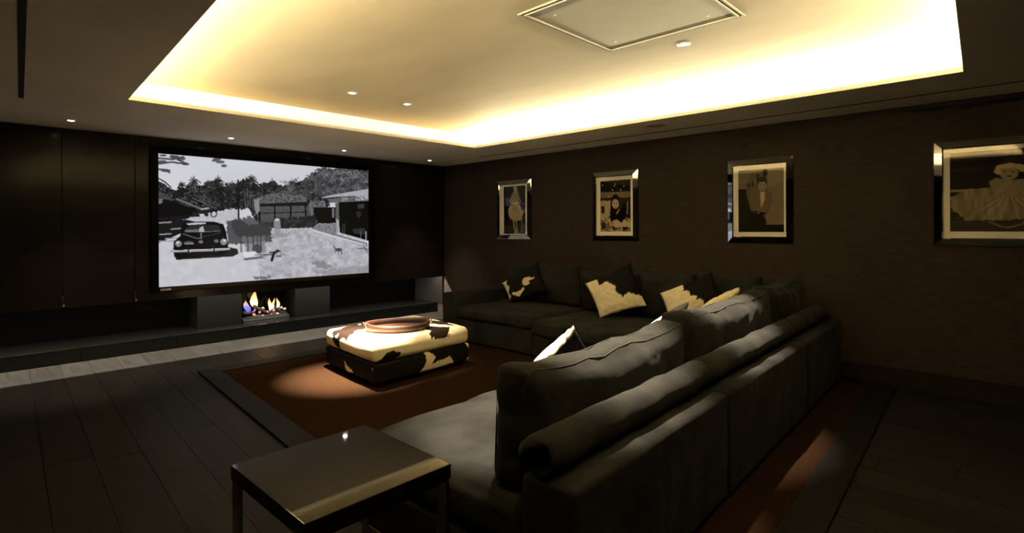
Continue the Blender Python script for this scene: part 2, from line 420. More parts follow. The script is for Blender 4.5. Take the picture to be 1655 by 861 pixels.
# ---- low granite hearth running the width of the screen wall
he = thing('hearth', 'long low polished black granite hearth ledge under the screen wall', 'hearth', (0, 0, 0))
hx = [-7.58, -6.6, -5.7, -4.8, -3.9, -3.05, -2.2, -1.35, -.5, -.003]
for a_, b_ in zip(hx[:-1], hx[1:]): box('granite_slab', a_+.0012, b_-.0012, .19, .798, .0005, .156, 'granite', he, bev=.006)
# ---- fireplace
fp = thing('fireplace', 'low fireplace opening with dark stone sides and a burning log fire', 'fireplace', (-2.73, .6, .157))
def fl_(x, y, z): return (x+2.73, y-.6, z-.157)
for a_, b_ in ((-3.616, -3.085), (-2.367, -1.839)):
    box('stone_panel', a_+2.73, b_+2.73, -.17, .19, 0, .5625, 'surround_stone', fp, bev=.003)
box('burner_tray', -.30, .33, -.06, .12, 0, .035, 'charred_log', fp, bev=.006)
def logp(p, q, r, y0, y1):
    a_ = Vector(fl_(p[0], y0, p[1])); c_ = Vector(fl_(q[0], y1, q[1])); n = 7
    pts = [a_.lerp(c_, k/(n-1))+Vector((0, 0, .006*math.sin(k*2.1))) for k in range(n)]
    tube('log', pts, r, 'charred_log', fp, 9, radii=[r*(.8+.35*abs(math.sin(k*1.7+r*90))) for k in range(n)])
for q in (((-2.88, .35), (-2.70, .25), .020, .57, .60), ((-3.00, .262), (-2.84, .262), .024, .62, .64), ((-2.85, .205), (-2.60, .215), .020, .60, .64),
          ((-2.63, .222), (-2.40, .212), .026, .60, .66), ((-2.59, .31), (-2.50, .25), .024, .63, .60), ((-3.00, .205), (-2.42, .20), .014, .55, .56), ((-2.70, .235), (-2.62, .265), .02, .59, .66)): logp(*q)
def lump(name, x, y, z, r, m, seed):
    V, F, P = rbox_data((r*2, r*1.6, r*1.5), r*.6, (2, 2, 2), namp=r*.4, nscale=.9/r, seed=seed, corner=2)
    o = raw(name, V, F, m, fp, True); o.location = fl_(x, y, z)
for k, (x, z, r) in enumerate(((-2.737, .303, .022), (-2.481, .285, .024), (-2.432, .262, .024))): lump('pale_stone', x, .63, z, r, 'pale_stone', k+.3)
for k, (x, z, r) in enumerate(((-2.875, .238, .018), (-2.80, .262, .015), (-2.755, .205, .013), (-2.636, .208, .013), (-2.556, .212, .015), (-2.607, .268, .015), (-2.694, .258, .012))):
    lump('ember', x, .575, z, r, 'ember_pink' if k in (2, 3, 4) else 'ember', k*1.3)
def flame(x, z0, z1, wd, m, seed, lean=0.):
    prof = [(.25, 0), (.62, .12), (.9, .28), (1, .42), (.86, .6), (.58, .78), (.25, .92), (.02, 1)]; n = 14; v, f = [], []
    for i, (r, t) in enumerate(prof):
        for k in range(n):
            a_ = 2*math.pi*k/n; rr = wd*r*(1+.22*math.sin(2*a_+seed+3*t))
            v.append((rr*math.cos(a_)+lean*t+.012*math.sin(5*t+seed), .55*rr*math.sin(a_), (z1-z0)*t*(1+.05*math.sin(3*a_+seed))))
    for i in range(len(prof)-1):
        for k in range(n): f.append((i*n+k, i*n+(k+1) % n, (i+1)*n+(k+1) % n, (i+1)*n+k))
    o = raw('flame', v, f, m, fp, True); o.location = fl_(x, .61, z0)
flame(-2.945, .270, .43, .036, 'flame_blue', 1, -.02)
flame(-2.855, .315, .56, .047, 'flame_yellow', 2.2, 0)
flame(-2.648, .258, .435, .024, 'flame_yellow', .4, .005)
flame(-2.600, .275, .432, .022, 'flame_yellow', 3.1, .006)
flame(-2.530, .262, .430, .024, 'flame_yellow', 5.0, -.02)
flame(-2.86, .262, .305, .018, 'flame_blue', 4, 0)
fo = bpy.data.lights.new('fire_glow', 'POINT'); fo.energy = 1.2; fo.color = (1, .5, .22); fo.shadow_soft_size = .06
lo = link(bpy.data.objects.new('fire_glow', fo), fp); lo.location = (0, -.05, .30)

# ---- projection screen
XS0, XS1, ZS0, ZS1 = -4.1365, -1.4475, .7566, 2.2692
sc = thing('projection_screen', 'large lit projection screen showing a black and white film street scene', 'screen', (-2.79, 0, .70))
def bar(x0, x1, z0, z1, m): return box('frame_bar', x0+2.79, x1+2.79, -.045, -.0005, z0-.70, z1-.70, m, sc, bev=.008)
bar(-4.215, XS0, .700, 2.355, 'frame_black'); bar(XS1, -1.355, .700, 2.355, 'frame_black')
bar(XS0, XS1, ZS1, 2.355, 'frame_black'); bar(XS0, XS1, .700, ZS0, 'frame_brown')
bd = box('badge', -1.335, -1.23, -.0475, -.044, .016, .038, 'badge', sc, bev=.001)
cv = Canvas(560, 315, ((75, 93), (1207, 187), (1210, 727), (82, 802)), .84)
cv.a += (vnoise(315, 560, 4, 3, 3)-.5)*.06
# paint the film frame (sky, palms, huts, road, car, awning)
fine = vnoise(315, 560, 110, 190, 11); mid = vnoise(315, 560, 30, 50, 12); rag = vnoise(315, 560, 150, 260, 14)
TX = .10+.30*(fine-.3)*mid*2+.12*(rag-.5)
cv.poly([(70,225),(130,272),(180,292),(200,256),(228,274),(270,234),(300,268),(350,242),(400,228),(430,264),(500,250),(580,222),(620,264),(690,245),(740,272),(800,236),(850,250),(900,208),(960,168),(1010,182),(1060,172),(1207,180),(1215,345),(1000,350),(960,470),(620,470),(560,388),(500,392),(380,402),(200,450),(70,460)], TX, wob=26, seed=5)
cv.poly([(840,255),(900,215),(960,185),(1207,185),(1215,330),(960,320),(880,300)], .17+.42*fine*mid+.15*(rag-.5), wob=16, seed=8)
for x, y, r, n in ((272,250,34,9),(400,246,30,9),(205,268,26,8),(580,240,36,10),(690,262,32,9),(350,262,30,8),(470,272,34,8),(640,280,30,8)): cv.palm(x, y, r, .16, n, 4, int(x))
for x, y, r in ((965,205,58),(1130,225,70),(1180,250,60),(1060,205,50),(900,240,40)): cv.palm(x, y, r, .34, 13, 4, int(x))
cv.palm(790, 305, 88, .30, 17, 4, 4, .28)
for x0 in range(545, 640, 13): cv.line([(x0, 300), (x0+3, 385)], 4, .34)
for pts in ([(75,150),(150,140),(240,152)],[(78,120),(160,125),(215,112)],[(75,178),(110,180),(140,195)],[(150,105),(190,130),(235,150)]): cv.line(pts, 9, .30)
for e in ((165,112,26,9),(200,122,26,10),(100,140,28,10),(120,185,26,8),(225,150,20,7),(105,105,20,6)): cv.ell(*e, .27, .85)
for e in ((395,125,22,8),(412,140,24,8),(432,160,16,8),(380,132,14,6)): cv.ell(*e, .32, .9)
cv.line([(75,222),(115,245),(150,275)], 6, .18); cv.line([(75,250),(120,270)], 5, .2)
cv.poly([(75,335),(110,330),(290,400),(230,440),(75,460)], .05+.05*fine); cv.poly([(75,285),(150,330),(160,345),(75,330)], .22+.1*fine); cv.line([(180,335),(310,388)], 10, .42); cv.line([(275,315),(395,372)], 7, .28); cv.line([(262,330),(390,385)], 6, .33); cv.line([(290,310),(410,365)], 4, .3)
cv.poly([(77,335),(105,335),(100,362),(77,364)], .45); cv.poly([(75,365),(150,345),(300,400),(240,430),(75,445)], .045)
cv.line([(310,390),(350,384)], 8, .7)
cv.poly([(200,452),(260,432),(380,410),(440,395),(510,390),(515,470),(75,474),(75,460)], .80-.08*fine); cv.ring(378, 415, 13, 18, .12); cv.line([(265,412),(340,405),(400,392)], 13, .12); cv.ell(340, 420, 10, 8, .15); cv.ell(290, 420, 8, 7, .15)
cv.line([(75,442),(240,426),(300,424)], 10, .10)
# huts
cv.poly([(590,338),(700,300),(870,318),(885,362),(620,372),(595,360)], .33+.3*(fine-.4)); cv.poly([(600,372),(905,360),(905,470),(620,470)], .27+.10*fine)
for x in (622, 705, 790, 870): cv.line([(x, 365), (x+2, 465)], 9, .08)
cv.line([(625,412),(880,405)], 5, .12); cv.line([(895,365),(910,430)], 16, .42); cv.poly([(620,362),(885,352),(885,372),(620,376)], .10)
cv.poly([(890,345),(970,345),(985,382),(905,380)], .36+.25*(fine-.4)); cv.poly([(915,382),(1035,380),(1035,465),(915,465)], .05); cv.line([(1018,390),(1018,430)], 12, .45)
cv.poly([(592,340),(622,336),(624,400),(605,420),(597,380)], .55); cv.poly([(720,440),(920,425),(950,490),(720,497),(640,470)], .11+.22*fine*mid, wob=12, seed=9)
# ground
cv.poly([(75,570),(160,560),(450,580),(520,510),(700,495),(930,488),(960,470),(1060,470),(1215,560),(1215,740),(75,810)], .80+.05*(mid-.5)); cv.poly([(560,520),(720,497),(960,488),(1215,580),(1215,740),(640,780),(600,640)], .71+.12*(fine-.5)+.14*(mid-.5), wob=20, seed=3)
cv.poly([(930,470),(1035,462),(1040,525),(1200,570),(1200,590),(1000,530),(900,500)], .50+.2*(fine-.5)); cv.line([(905,500),(1010,530),(1190,580)], 7, .86)
cv.poly([(895,675),(960,665),(1015,690),(990,705),(930,695)], .50, .8, 14, 2); cv.poly([(820,580),(960,560),(1000,575),(860,600)], .66, .6, 12, 7); cv.poly([(595,745),(690,742),(660,762),(600,760)], .42, .9, 10, 6); cv.poly([(690,520),(790,512),(780,535),(680,545)], .52, .6, 10, 6)
cv.poly([(900,715),(1215,690),(1215,730),(1000,742)], .5, .45, 18, 13)
# shade behind the car
cv.poly([(75,455),(230,445),(300,460),(240,500),(150,540),(75,572)], .10); cv.poly([(450,455),(520,440),(560,470),(680,470),(690,560),(600,570),(455,575)], .28, .9, 14, 4)
for y, x0, x1 in ((462,80,150),(523,90,150),(545,120,190),(560,80,170),(495,150,200)): cv.line([(x0, y), (x1, y-4)], 7, .62)
# car
cv.poly([(455,590),(505,600),(512,625),(480,640),(180,657),(165,630)], .13); cv.poly([(163,600),(165,560),(200,530),(205,480),(225,462),(280,455),(380,456),(430,470),(445,510),(452,560),(458,610),(440,630),(190,652),(168,640)], .055)
cv.poly([(228,466),(285,459),(335,459),(335,468),(245,474)], .75); cv.poly([(230,490),(260,474),(318,472),(318,500),(226,508)], .17); cv.poly([(328,472),(405,474),(418,500),(328,500)], .17)
cv.poly([(222,500),(310,495),(318,512),(225,512)], .45); cv.poly([(300,490),(322,476),(330,512),(300,512)], .7); cv.line([(330,508),(412,505)], 6, .4)
cv.line([(215,520),(290,545),(310,540)], 5, .42); cv.line([(310,520),(312,545)], 8, .45); cv.line([(320,535),(415,515)], 4, .25)
for e in ((190,572,18,17,.52),(432,562,18,18,.55),(310,562,13,9,.45),(392,558,13,9,.42),(245,566,26,8,.35)): cv.ell(*e)
cv.ell(186, 566, 8, 7, .85); cv.ell(436, 556, 8, 7, .85); cv.line([(222,572),(270,572)], 4, .7)
cv.line([(155,612),(250,611),(380,606),(462,600)], 12, .62); cv.line([(160,609),(460,597)], 4, .85); cv.line([(243,595),(244,615)], 8, .12); cv.line([(380,592),(381,612)], 8, .12)
# passers-by blurred by the long exposure of the film, kerb, barrow, dog
cv.poly([(470,455),(560,430),(640,445),(690,470),(680,530),(640,540),(520,545),(480,500)], .22, .75, 18, 21); cv.poly([(520,535),(650,530),(660,620),(560,625)], .48, .7, 18, 22)
for x in (525, 560, 590, 630, 612): cv.line([(x, 520), (x+2, 610+(x % 13))], 9, .24, .6)
cv.ell(612, 600, 26, 26, .22, .7); cv.poly([(530,620),(600,612),(625,636),(545,645)], .88); cv.line([(545,655),(640,643)], 12, .42); cv.line([(600,632),(690,630)], 5, .25)
cv.poly([(700,450),(718,440),(736,452),(738,500),(730,530),(708,530),(700,500)], .60, .85); cv.ell(718, 446, 14, 7, .8)
cv.line([(690,660),(700,625),(722,610)], 14, .12); cv.line([(680,620),(735,612)], 7, .2); cv.line([(735,625),(760,632)], 3, .3); cv.ell(728, 638, 18, 5, .4)
cv.ell(1048, 605, 18, 9, .28); cv.line([(1030,600),(1022,583)], 5, .28); cv.line([(1033,608),(1028,625)], 4, .3); cv.line([(1062,608),(1066,630)], 5, .32); cv.line([(1046,610),(1048,628)], 4, .35)
cv.line([(1150,600),(1190,595),(1207,610)], 4, .3); cv.line([(1180,580),(1200,620)], 4, .35)
# lean-to with the sign
cv.poly([(1045,355),(1215,345),(1215,560),(1110,530),(1055,515)], .04); cv.poly([(1150,365),(1185,362),(1186,385),(1150,388)], .22); cv.poly([(1140,405),(1165,398),(1170,425),(1150,440)], .16); cv.poly([(1120,495),(1190,490),(1190,525),(1130,520)], .18)
cv.line([(1070,470),(1070,520)], 4, .3); cv.line([(1080,470),(1080,520)], 4, .3); cv.line([(1195,510),(1195,550)], 8, .55); cv.line([(1165,505),(1168,545)], 5, .35)
cv.poly([(1030,358),(1050,358),(1052,515),(1034,515)], .36); cv.poly([(1034,440),(1050,450),(1052,515),(1036,515)], .66)
cv.poly([(985,336),(1215,318),(1215,347),(1000,357)], .34+.1*fine); cv.poly([(955,328),(1010,315),(1120,297),(1207,283),(1215,283),(1215,316),(1030,326),(965,332)], .74-.12*fine)
word(cv, 'JOYA', 1062, 328, 1096, 326, 1097, 345, 1063, 347, .78); word(cv, 'CINEMA', 1141, 320, 1206, 315, 1207, 341, 1142, 345, .86)
cv.line([(508,237),(512,440)], 8, .08)
cv.line([(300,290),(508,262)], 1.5, .35); cv.blur(1)
picture('display', cv, 'lit_picture', sc, (XS0+2.79-.002, -.006, ZS1-.70+.002), (XS1-XS0+.004, 0, 0), (0, 0, -(ZS1-ZS0+.004)), (.94, .94, .975))

# ---- cove light strips in the trough
def cove(p, q, label, watt, inward, tilt=58):
    p, q = Vector(p), Vector(q); d = q-p; L = d.length; c_ = (p+q)/2; a_ = math.atan2(d.y, d.x)
    t = thing('cove_light_strip', label, 'light strip', (c_.x, c_.y, H+.0152), a_, 'cove light strips')
    box('strip_body', -L/2, L/2, -.012, .012, 0, .008, 'white_metal', t); box('strip_diffuser', -L/2, L/2, -.008, .008, .0081, .012, 'led', t)
    l = bpy.data.lights.new('strip_light', 'AREA'); l.shape = 'RECTANGLE'; l.size = L; l.size_y = .02; l.energy = watt*L; l.color = LED_COL
    o = link(bpy.data.objects.new('strip_light', l), t); o.location = (0, inward*.004, .018); o.rotation_euler = (math.pi-inward*R(tilt), 0, 0)      # turned up and in towards the tray
T = offset(LIP, .345)
cove(T[0], T[3], 'warm light strip hidden in the cove on the left side of the tray', LED_W, 1)
cove(T[1], T[2], 'warm light strip hidden in the cove beside the picture wall', LED_W*.55, -1, 46)
cove(T[3], T[2], 'warm light strip hidden in the cove above the viewer', LED_W*.5, 1)

# ---- strip concealed behind the lower edge of the panelling, washing the hearth and the floor in front of it
L_ = 7.4; t = thing('recess_light_strip', 'light strip concealed above the hearth behind the wood panelling', 'light strip', (-3.8, .105, .7195))
box('strip_body', -L_/2, L_/2, -.008, .008, -.008, -.0003, 'white_metal', t); box('strip_diffuser', -L_/2, L_/2, -.005, .005, -.011, -.0081, 'led_white', t)
l = bpy.data.lights.new('strip_light', 'AREA'); l.shape = 'RECTANGLE'; l.size = L_; l.size_y = .008; l.energy = P_RECESS*L_; l.color = (1, .90, .74)
o = link(bpy.data.objects.new('strip_light', l), t); o.location = (0, 0, -.014)
# ---- recessed downlights
def downlight(x, y, z, label, group, watt, half, blend, tilt=0., az=0., r=.036):
    t = thing('downlight', label, 'ceiling light', (x, y, z), 0, group)
    lathe('trim_ring', [(r*.78, -.0005), (r*.78, -.006), (r*1.0, -.008), (r*1.25, -.005), (r*1.32, -.0005)], 'satin_ring', t, 28, cap=False)
    lathe('lamp', [(.0, -.002), (r*.45, -.0045), (r*.76, -.002)], 'bulb', t, 20, cap=False)
    l = bpy.data.lights.new('lamp_beam', 'SPOT'); l.energy = watt; l.spot_size = 2*R(half); l.spot_blend = blend; l.color = SPOT_COL; l.shadow_soft_size = .022
    o = link(bpy.data.objects.new('lamp_beam', l), t); o.location = (0, 0, -.035)
    o.rotation_euler = (R(tilt), 0, R(az))
    return t
for x, y, lb in ((-4.969, -.555, 'small recessed downlight in the soffit left of the screen'), (-3.539, -.545, 'small recessed downlight above the left half of the screen'),
                 (-2.129, -.535, 'small recessed downlight above the right half of the screen'), (-.678, -.49, 'small recessed downlight in the soffit by the picture wall corner')):
    downlight(x, y, H, lb, 'downlights along the screen wall', P_WASH, 30, .9)
downlight(-3.11, -2.48, HC, 'left of the two downlights in the tray above the ottoman', 'downlights in the raised tray', P_OTT, 16, 1.0)
downlight(-2.472, -2.461, HC, 'right of the two downlights in the tray above the ottoman', 'downlights in the raised tray', P_OTT2, 17, .9)
downlight(-2.178, -5.37, HC, 'downlight in the tray beside the ceiling access panel', 'downlights in the raised tray', P_SOFA, 21, .6)
downlight(-3.60, -5.37, HC, 'downlight in the tray above the end of the sofa', 'downlights in the raised tray', P_SEAT, 22, .6)

# ---- ceiling access panel, slots, loudspeaker grille
ap = thing('access_panel', 'square ceiling access panel with a double trim frame', 'access panel', (-2.90, -5.395, HC), R(0))
hw = .455
for k, (o1, i1, z) in enumerate(((hw+.035, hw+.020, -.010), (hw+.008, hw-.006, -.014))):
    for (x0, x1, y0, y1) in ((-o1, o1, i1, o1), (-o1, o1, -o1, -i1), (-o1, -i1, -i1, i1), (i1, o1, -i1, i1)):
        box('trim_frame', x0, x1, y0, y1, z, -.0005, 'hatch_paint', ap, bev=.002, seg=1)
box('hatch', -hw+.006, hw-.006, -hw+.006, hw-.006, -.007, -.0008, 'hatch_paint', ap)
for x in (-.33, .33):
    for y in (-.33, .33):
        lathe('screw', [(.0, -.0095), (.006, -.009), (.008, -.0071)], 'satin_ring', ap, 10, cap=False).location = (x, y, 0)
def slot(p, q, wd, label, name='slot_diffuser'):
    p, q = Vector(p), Vector(q); d = q-p; L = d.length; c_ = (p+q)/2
    t = thing(name, label, 'air slot', (c_.x, c_.y, H), math.atan2(d.y, d.x), 'ceiling air slots')
    box('dark_gap', -L/2, L/2, -wd/2, wd/2, -.0015, -.0003, 'slot_black', t)
    for s in (-1, 1): box('slot_rail', -L/2, L/2, s*wd/2-.003, s*wd/2+.003, -.003, -.0003, 'slot_black', t)
slot((-5.379, -1.40), (-5.72, -6.6), .026, 'long black slot in the ceiling left of the tray')
slot((-.385, -1.283), (-.434, -8.2), .014, 'narrow dark slot in the ceiling along the picture wall')
sp = thing('ceiling_speaker', 'round flush ceiling loudspeaker between the tray and the picture wall', 'loudspeaker', (-.757, -4.358, H))
lathe('speaker_ring', [(.098, -.0005), (.098, -.004), (.108, -.005), (.112, -.0005)], 'soffit', sp, 36, cap=False)
lathe('speaker_grille', [(.0, -.003), (.06, -.003), (.097, -.002)], 'grille', sp, 36, cap=False)

# ---- framed pictures on the right wall
def framed(y0, y1, z0, z1, iy0, iy1, iz0, iz1, label, paint):
    """y0 > y1: seen from the room, y falls from left to right"""
    t = thing('framed_picture', label, 'picture', (-.002, (y0+y1)/2, z0), 0, 'framed photographs on the dark wall')
    cy = (y0+y1)/2; W, Hh = (y0-y1)/2, z1-z0; f = .066
    prof = [(0, 0), (0, .010), (.005, .014), (f-.008, .036), (f, .026)]             # across the strip: inset, depth
    def P(side, ins, dep):
        a_ = {'l': [(W-ins, ins), (W-ins, Hh-ins)], 'r': [(-W+ins, Hh-ins), (-W+ins, ins)], 't': [(W-ins, Hh-ins), (-W+ins, Hh-ins)], 'b': [(-W+ins, ins), (W-ins, ins)]}[side]
        return [(-dep, q[0], q[1]) for q in a_]
    for s in 'ltrb':
        v, fc = [], []
        for i_, d_ in prof: v += P(s, i_, d_)
        v += P(s, f, 0)
        for k in range(len(prof)): fc.append((2*k, 2*k+1, 2*k+3, 2*k+2))
        o = raw('mirror_strip', v, fc, 'mirror', t); o.data.materials.append(MATS['frame_side']); o.data.polygons[0].material_index = 1
    box('backing', -.010, -.001, -W+.02, W-.02, .02, Hh-.02, 'frame_side', t)
    box('mat_board', -.0135, -.0105, -W+f-.01, W-f+.01, f-.01, Hh-f+.01, 'mat_board', t)
    c2 = paint(); picture('photo_print', c2, 'print', t, (-.0142, iy0-cy, iz1-z0), (0, iy1-iy0, 0), (0, 0, iz0-iz1), (1.0, .90, .72))
    box('glass_pane', -.0185, -.0170, -W+f-.004, W-f+.004, f-.004, Hh-f+.004, 'picture_glass', t)
def pr1():
    c = Canvas(100, 160, ((157, 228), (388, 210), (392, 680), (160, 680)), .17); c.a += (vnoise(160, 100, 10, 6, 1)-.5)*.06
    c.poly([(157,228),(180,228),(205,680),(160,680)], .08); c.poly([(157,600),(392,590),(392,680),(160,680)], .22)
    c.poly([(270,255),(300,255),(320,300),(318,400),(300,430),(255,430),(235,400),(238,310)], .62, wob=5); c.poly([(240,380),(310,370),(372,470),(350,545),(300,555),(262,560),(220,520),(205,450)], .80, wob=10)
    for k in range(7): c.line([(262+6*k, 410), (225+20*k, 540)], 4, .60)
    c.ell(283, 258, 18, 24, .70); c.ell(281, 240, 22, 18, .76); c.line([(245,310),(225,370),(250,410)], 15, .60); c.line([(312,310),(335,360),(312,400)], 15, .60)
    c.line([(262,550),(270,610),(285,660)], 17, .60); c.line([(290,550),(295,600),(300,650)], 16, .55); c.line([(275,668),(300,662)], 10, .75); c.blur(1); return c
def pr2():
    c = Canvas(105, 165, ((153, 202), (459, 180), (461, 698), (155, 700)), .16); c.poly([(153,310),(459,300),(460,360),(153,370)], .52, wob=8); c.poly([(153,372),(460,362),(460,470),(153,480)], .22, wob=8)
    for x, y in ((175,242),(295,246),(392,248),(277,287),(360,287),(305,228),(236,353),(320,192)): c.ell(x, y, 7, 7, .92)
    c.poly([(155,395),(258,392),(258,560),(155,600)], .74, wob=12); c.poly([(165,450),(195,450),(195,520),(165,520)], .2); c.poly([(155,560),(300,540),(461,570),(461,700),(155,700)], .66+.5*(vnoise(165,105,28,18,5)-.5), wob=10)
    c.poly([(258,440),(300,470),(380,470),(410,430),(420,480),(405,580),(370,610),(330,590),(262,600),(250,560)], .06); c.poly([(378,430),(400,415),(418,470),(400,500)], .07)
    c.poly([(155,620),(200,600),(215,660),(170,690)], .25, wob=14); c.poly([(370,640),(430,636),(435,670),(380,680)], .2, wob=14); c.poly([(270,650),(310,640),(330,680),(280,690)], .3, wob=12)
    c.poly([(280,590),(320,580),(370,612),(395,580),(461,620),(461,650),(300,660)], .82, wob=6); c.ell(307, 425, 34, 48, .78); c.poly([(268,400),(275,350),(305,335),(340,350),(348,400),(330,380),(285,380)], .12); c.ell(308, 350, 26, 20, .15)
    for x in (292, 323): c.ell(x, 418, 8, 4, .15)
    c.ell(310, 456, 10, 4, .25); c.line([(308,430),(310,442)], 4, .6); c.line([(320,520),(345,480)], 12, .80); c.line([(430,400),(425,520)], 12, .6); c.blur(1); return c
def pr3():
    c = Canvas(115, 160, ((170, 188), (555, 158), (557, 703), (173, 703)), .46); c.a += (vnoise(160, 115, 6, 5, 4)-.5)*.05
    c.poly([(170,345),(260,340),(280,480),(270,703),(173,703)], .15); c.poly([(230,300),(290,185),(420,165),(440,300),(430,640),(245,420)], .40); c.poly([(420,170),(470,163),(555,160),(557,630),(445,655),(400,600)], .52)
    for e in ((333,250,11,42),(395,205,18,36),(293,290,7,30),(266,305,5,24),(252,315,4,20)): c.ell(*e, .14)
    for k in range(24): c.line([(415, 330+13*k), (555, 318+13*k)], 3, .36)
    c.poly([(173,640),(557,640),(557,703),(173,703)], .12); c.poly([(260,540),(400,550),(410,703),(262,703)], .12); c.poly([(270,350),(340,340),(410,350),(450,375),(455,470),(400,580),(385,560),(400,545),(280,520),(255,430)], .44, wob=6)
    c.poly([(355,365),(395,365),(392,440),(362,498)], .74); c.line([(262,420),(285,510)], 24, .42); c.line([(440,400),(430,500),(395,570)], 22, .42); c.ell(372, 312, 34, 44, .58); c.poly([(335,300),(336,262),(350,240),(395,238),(414,262),(410,300),(395,280),(350,282)], .12)
    for x in (358, 388): c.ell(x, 306, 6, 3, .2)
    c.ell(374, 340, 10, 3, .3); c.line([(275,530),(400,545)], 12, .08); c.ell(340, 543, 8, 6, .7); c.blur(1); return c
def pr4():
    c = Canvas(170, 165, ((163, 200), (760, 158), (760, 715), (160, 713)), .15); c.a += (vnoise(165, 170, 8, 6, 9)-.5)*.05
    c.poly([(160,640),(760,630),(760,715),(160,715)], .24); c.poly([(163,440),(330,430),(330,446),(163,456)], .6); c.line([(585,470),(600,430),(760,428)], 6, .6)
    c.poly([(163,490),(230,440),(330,425),(480,440),(580,470),(660,500),(740,600),(700,640),(560,620),(420,640),(230,640),(163,560)], .56+.2*(vnoise(165,170,6,40,3)-.5), wob=12)
    for k in range(15): c.line([(400+3*k, 470), (190+38*k, 630+6*math.sin(k))], 4, .70 if k % 2 else .46)
    c.poly([(330,390),(360,365),(430,380),(520,370),(538,410),(530,450),(440,470),(350,460)], .58, wob=4); c.ell(415, 335, 40, 45, .64); c.poly([(352,330),(365,285),(420,268),(480,285),(497,320),(470,330),(440,300),(385,305),(372,345)], .78, wob=8)
    for x in (396, 432): c.ell(x, 328, 7, 3, .2)
    c.ell(416, 356, 13, 5, .3); c.line([(360,470),(400,420),(415,385)], 22, .62); c.line([(330,650),(380,680),(410,690)], 14, .45); c.line([(500,640),(460,670),(410,688)], 14, .48); c.blur(1); return c
framed(-1.275, -1.970, 1.2477, 2.1141, -1.425, -1.861, 1.325, 2.026, 'mirror-framed portrait photograph of a standing figure in a white dress, nearest the screen', pr1)
framed(-3.036, -3.702, 1.2477, 2.1141, -3.159, -3.600, 1.363, 2.000, 'mirror-framed photograph of a seated figure in black with dots of light above', pr2)
framed(-4.784, -5.435, 1.2477, 2.1141, -4.900, -5.349, 1.360, 2.002, 'mirror-framed photograph of a figure in an open shirt beside an aircraft', pr3)
framed(-6.528, -7.560, 1.2477, 2.1141, -6.637, -7.450, 1.368, 2.013, 'wide mirror-framed photograph of a seated figure in a full white skirt', pr4)

# ================================================================== FURNITURE
# ---- rug
rg = thing('rug', 'brown rug with a wide dark grey border under the sofa and ottoman', 'rug', (0, 0, 0))
RO = [(-4.085, -1.205), (-.03, -1.16), (-.03, -6.27), (-4.49, -6.555)]   # outer corners: far-left, far-right, near-right, near-left
RI = [(-3.925, -1.415), (-.20, -1.38), (-.20, -6.095), (-4.27, -6.365)]
prism('rug_field', RI, .0005, .014, 'rug_pile', rg)
for k in range(4):
    j = (k+1) % 4; prism('rug_border', [RO[k], RO[j], RI[j], RI[k]], .0005, .020, 'rug_border', rg, bev=.003)
RZ = .0265

# ---- sectional sofa: modules
def sofa_module(label, loc, rz): return thing('sofa_module', label, 'sofa', loc, rz, 'modules of the dark suede corner sofa')
ns = R(3.05); NO = Vector((-4.385, -6.095, RZ))
def nw(x, y, z=0.): return Vector((NO.x+x*math.cos(ns)-y*math.sin(ns), NO.y+x*math.sin(ns)+y*math.cos(ns), NO.z+z))
def near_module(x0, x1, label, seat=True, sx1=None):
    t = sofa_module(label, nw(x0, 0), ns); L = x1-x0
    soft('low_back', 0, L-.003, 0, .235, 0, .535, 'suede', t, r=.028, inner=(16, 4, 8), namp=.006, nscale=4, seed=x0+1, wrinkle=.004, wscale=(3, 3, 3))
    soft('base', .004, L-.006, .2355, 1.24, 0, .225, 'suede', t, r=.02, inner=(12, 10, 3), namp=.003, nscale=5, seed=x0+2)
    soft('seat_cushion', .0, L-.006, .238, 1.275, .227, .415, 'suede', t, r=.06, inner=(22, 18, 4), bulge=(.008, .010, .020), namp=.010, nscale=3.5, seed=x0+3, wrinkle=.012, wscale=(3.5, 4.5, 3))
    n = 26; xs = [0, .004, .014, .03]+[.03+(L-.06)*k/(n-7) for k in range(1, n-7)]+[L-.03, L-.014, L-.004, L]
    pts = [(x_, .165+.004*math.sin(k*1.3+x0), .602+.003*math.sin(k*.9)) for k, x_ in enumerate(xs)]; n = len(xs)
    tube('back_bolster', pts, .1, 'suede', t, 20, radii=[.076*((.70, .86, .96, 1)[min(k, n-1-k)] if min(k, n-1-k) < 4 else 1+.03*math.sin(k*1.7+x0)) for k in range(n)])
    return t
near_module(0, 1.385, 'dark suede sofa module at the near end beside the side table')
near_module(1.39, 3.035, 'dark suede sofa module in the middle of the run with its back to the viewer')
near_module(3.04, 4.275, 'dark suede corner module of the sofa against the picture wall')
def far_module(y0, y1, label, arm=False, zs=(.285, .430), front=-1.415):
    t = sofa_module(label, (-.75, y0, RZ), 0); dx = .75; L = y0-y1; a0 = .252 if arm else 0.
    if arm:
        soft('arm', front+dx, -.10+dx, -.25, 0, 0, .572, 'suede', t, r=.03, inner=(14, 3, 8), namp=.006, nscale=4, seed=4, wrinkle=.004, wscale=(3, 3, 3))
    soft('base', front+.03+dx, -.34+dx, -L+.003, -a0, 0, zs[0]-.018, 'suede', t, r=.02, inner=(10, 12, 3), namp=.003, nscale=5, seed=y0)
    soft('low_back', -.338+dx, -.10+dx, -L+.003, -a0, 0, .55, 'suede', t, r=.028, inner=(4, 12, 8), namp=.004, nscale=4, seed=y0+2)
    soft('seat_cushion', front-.005+dx, -.342+dx, -L+.004, -a0-.002, zs[0]-.016, zs[1]-.014, 'suede', t, r=.05, inner=(18, 20, 4), bulge=(.008, .006, .018), namp=.009, nscale=3.5, seed=y0+3, wrinkle=.010, wscale=(4, 3.5, 3))
    return t
far_module(-1.70, -3.20, 'dark suede sofa module with the arm nearest the fireplace', True)
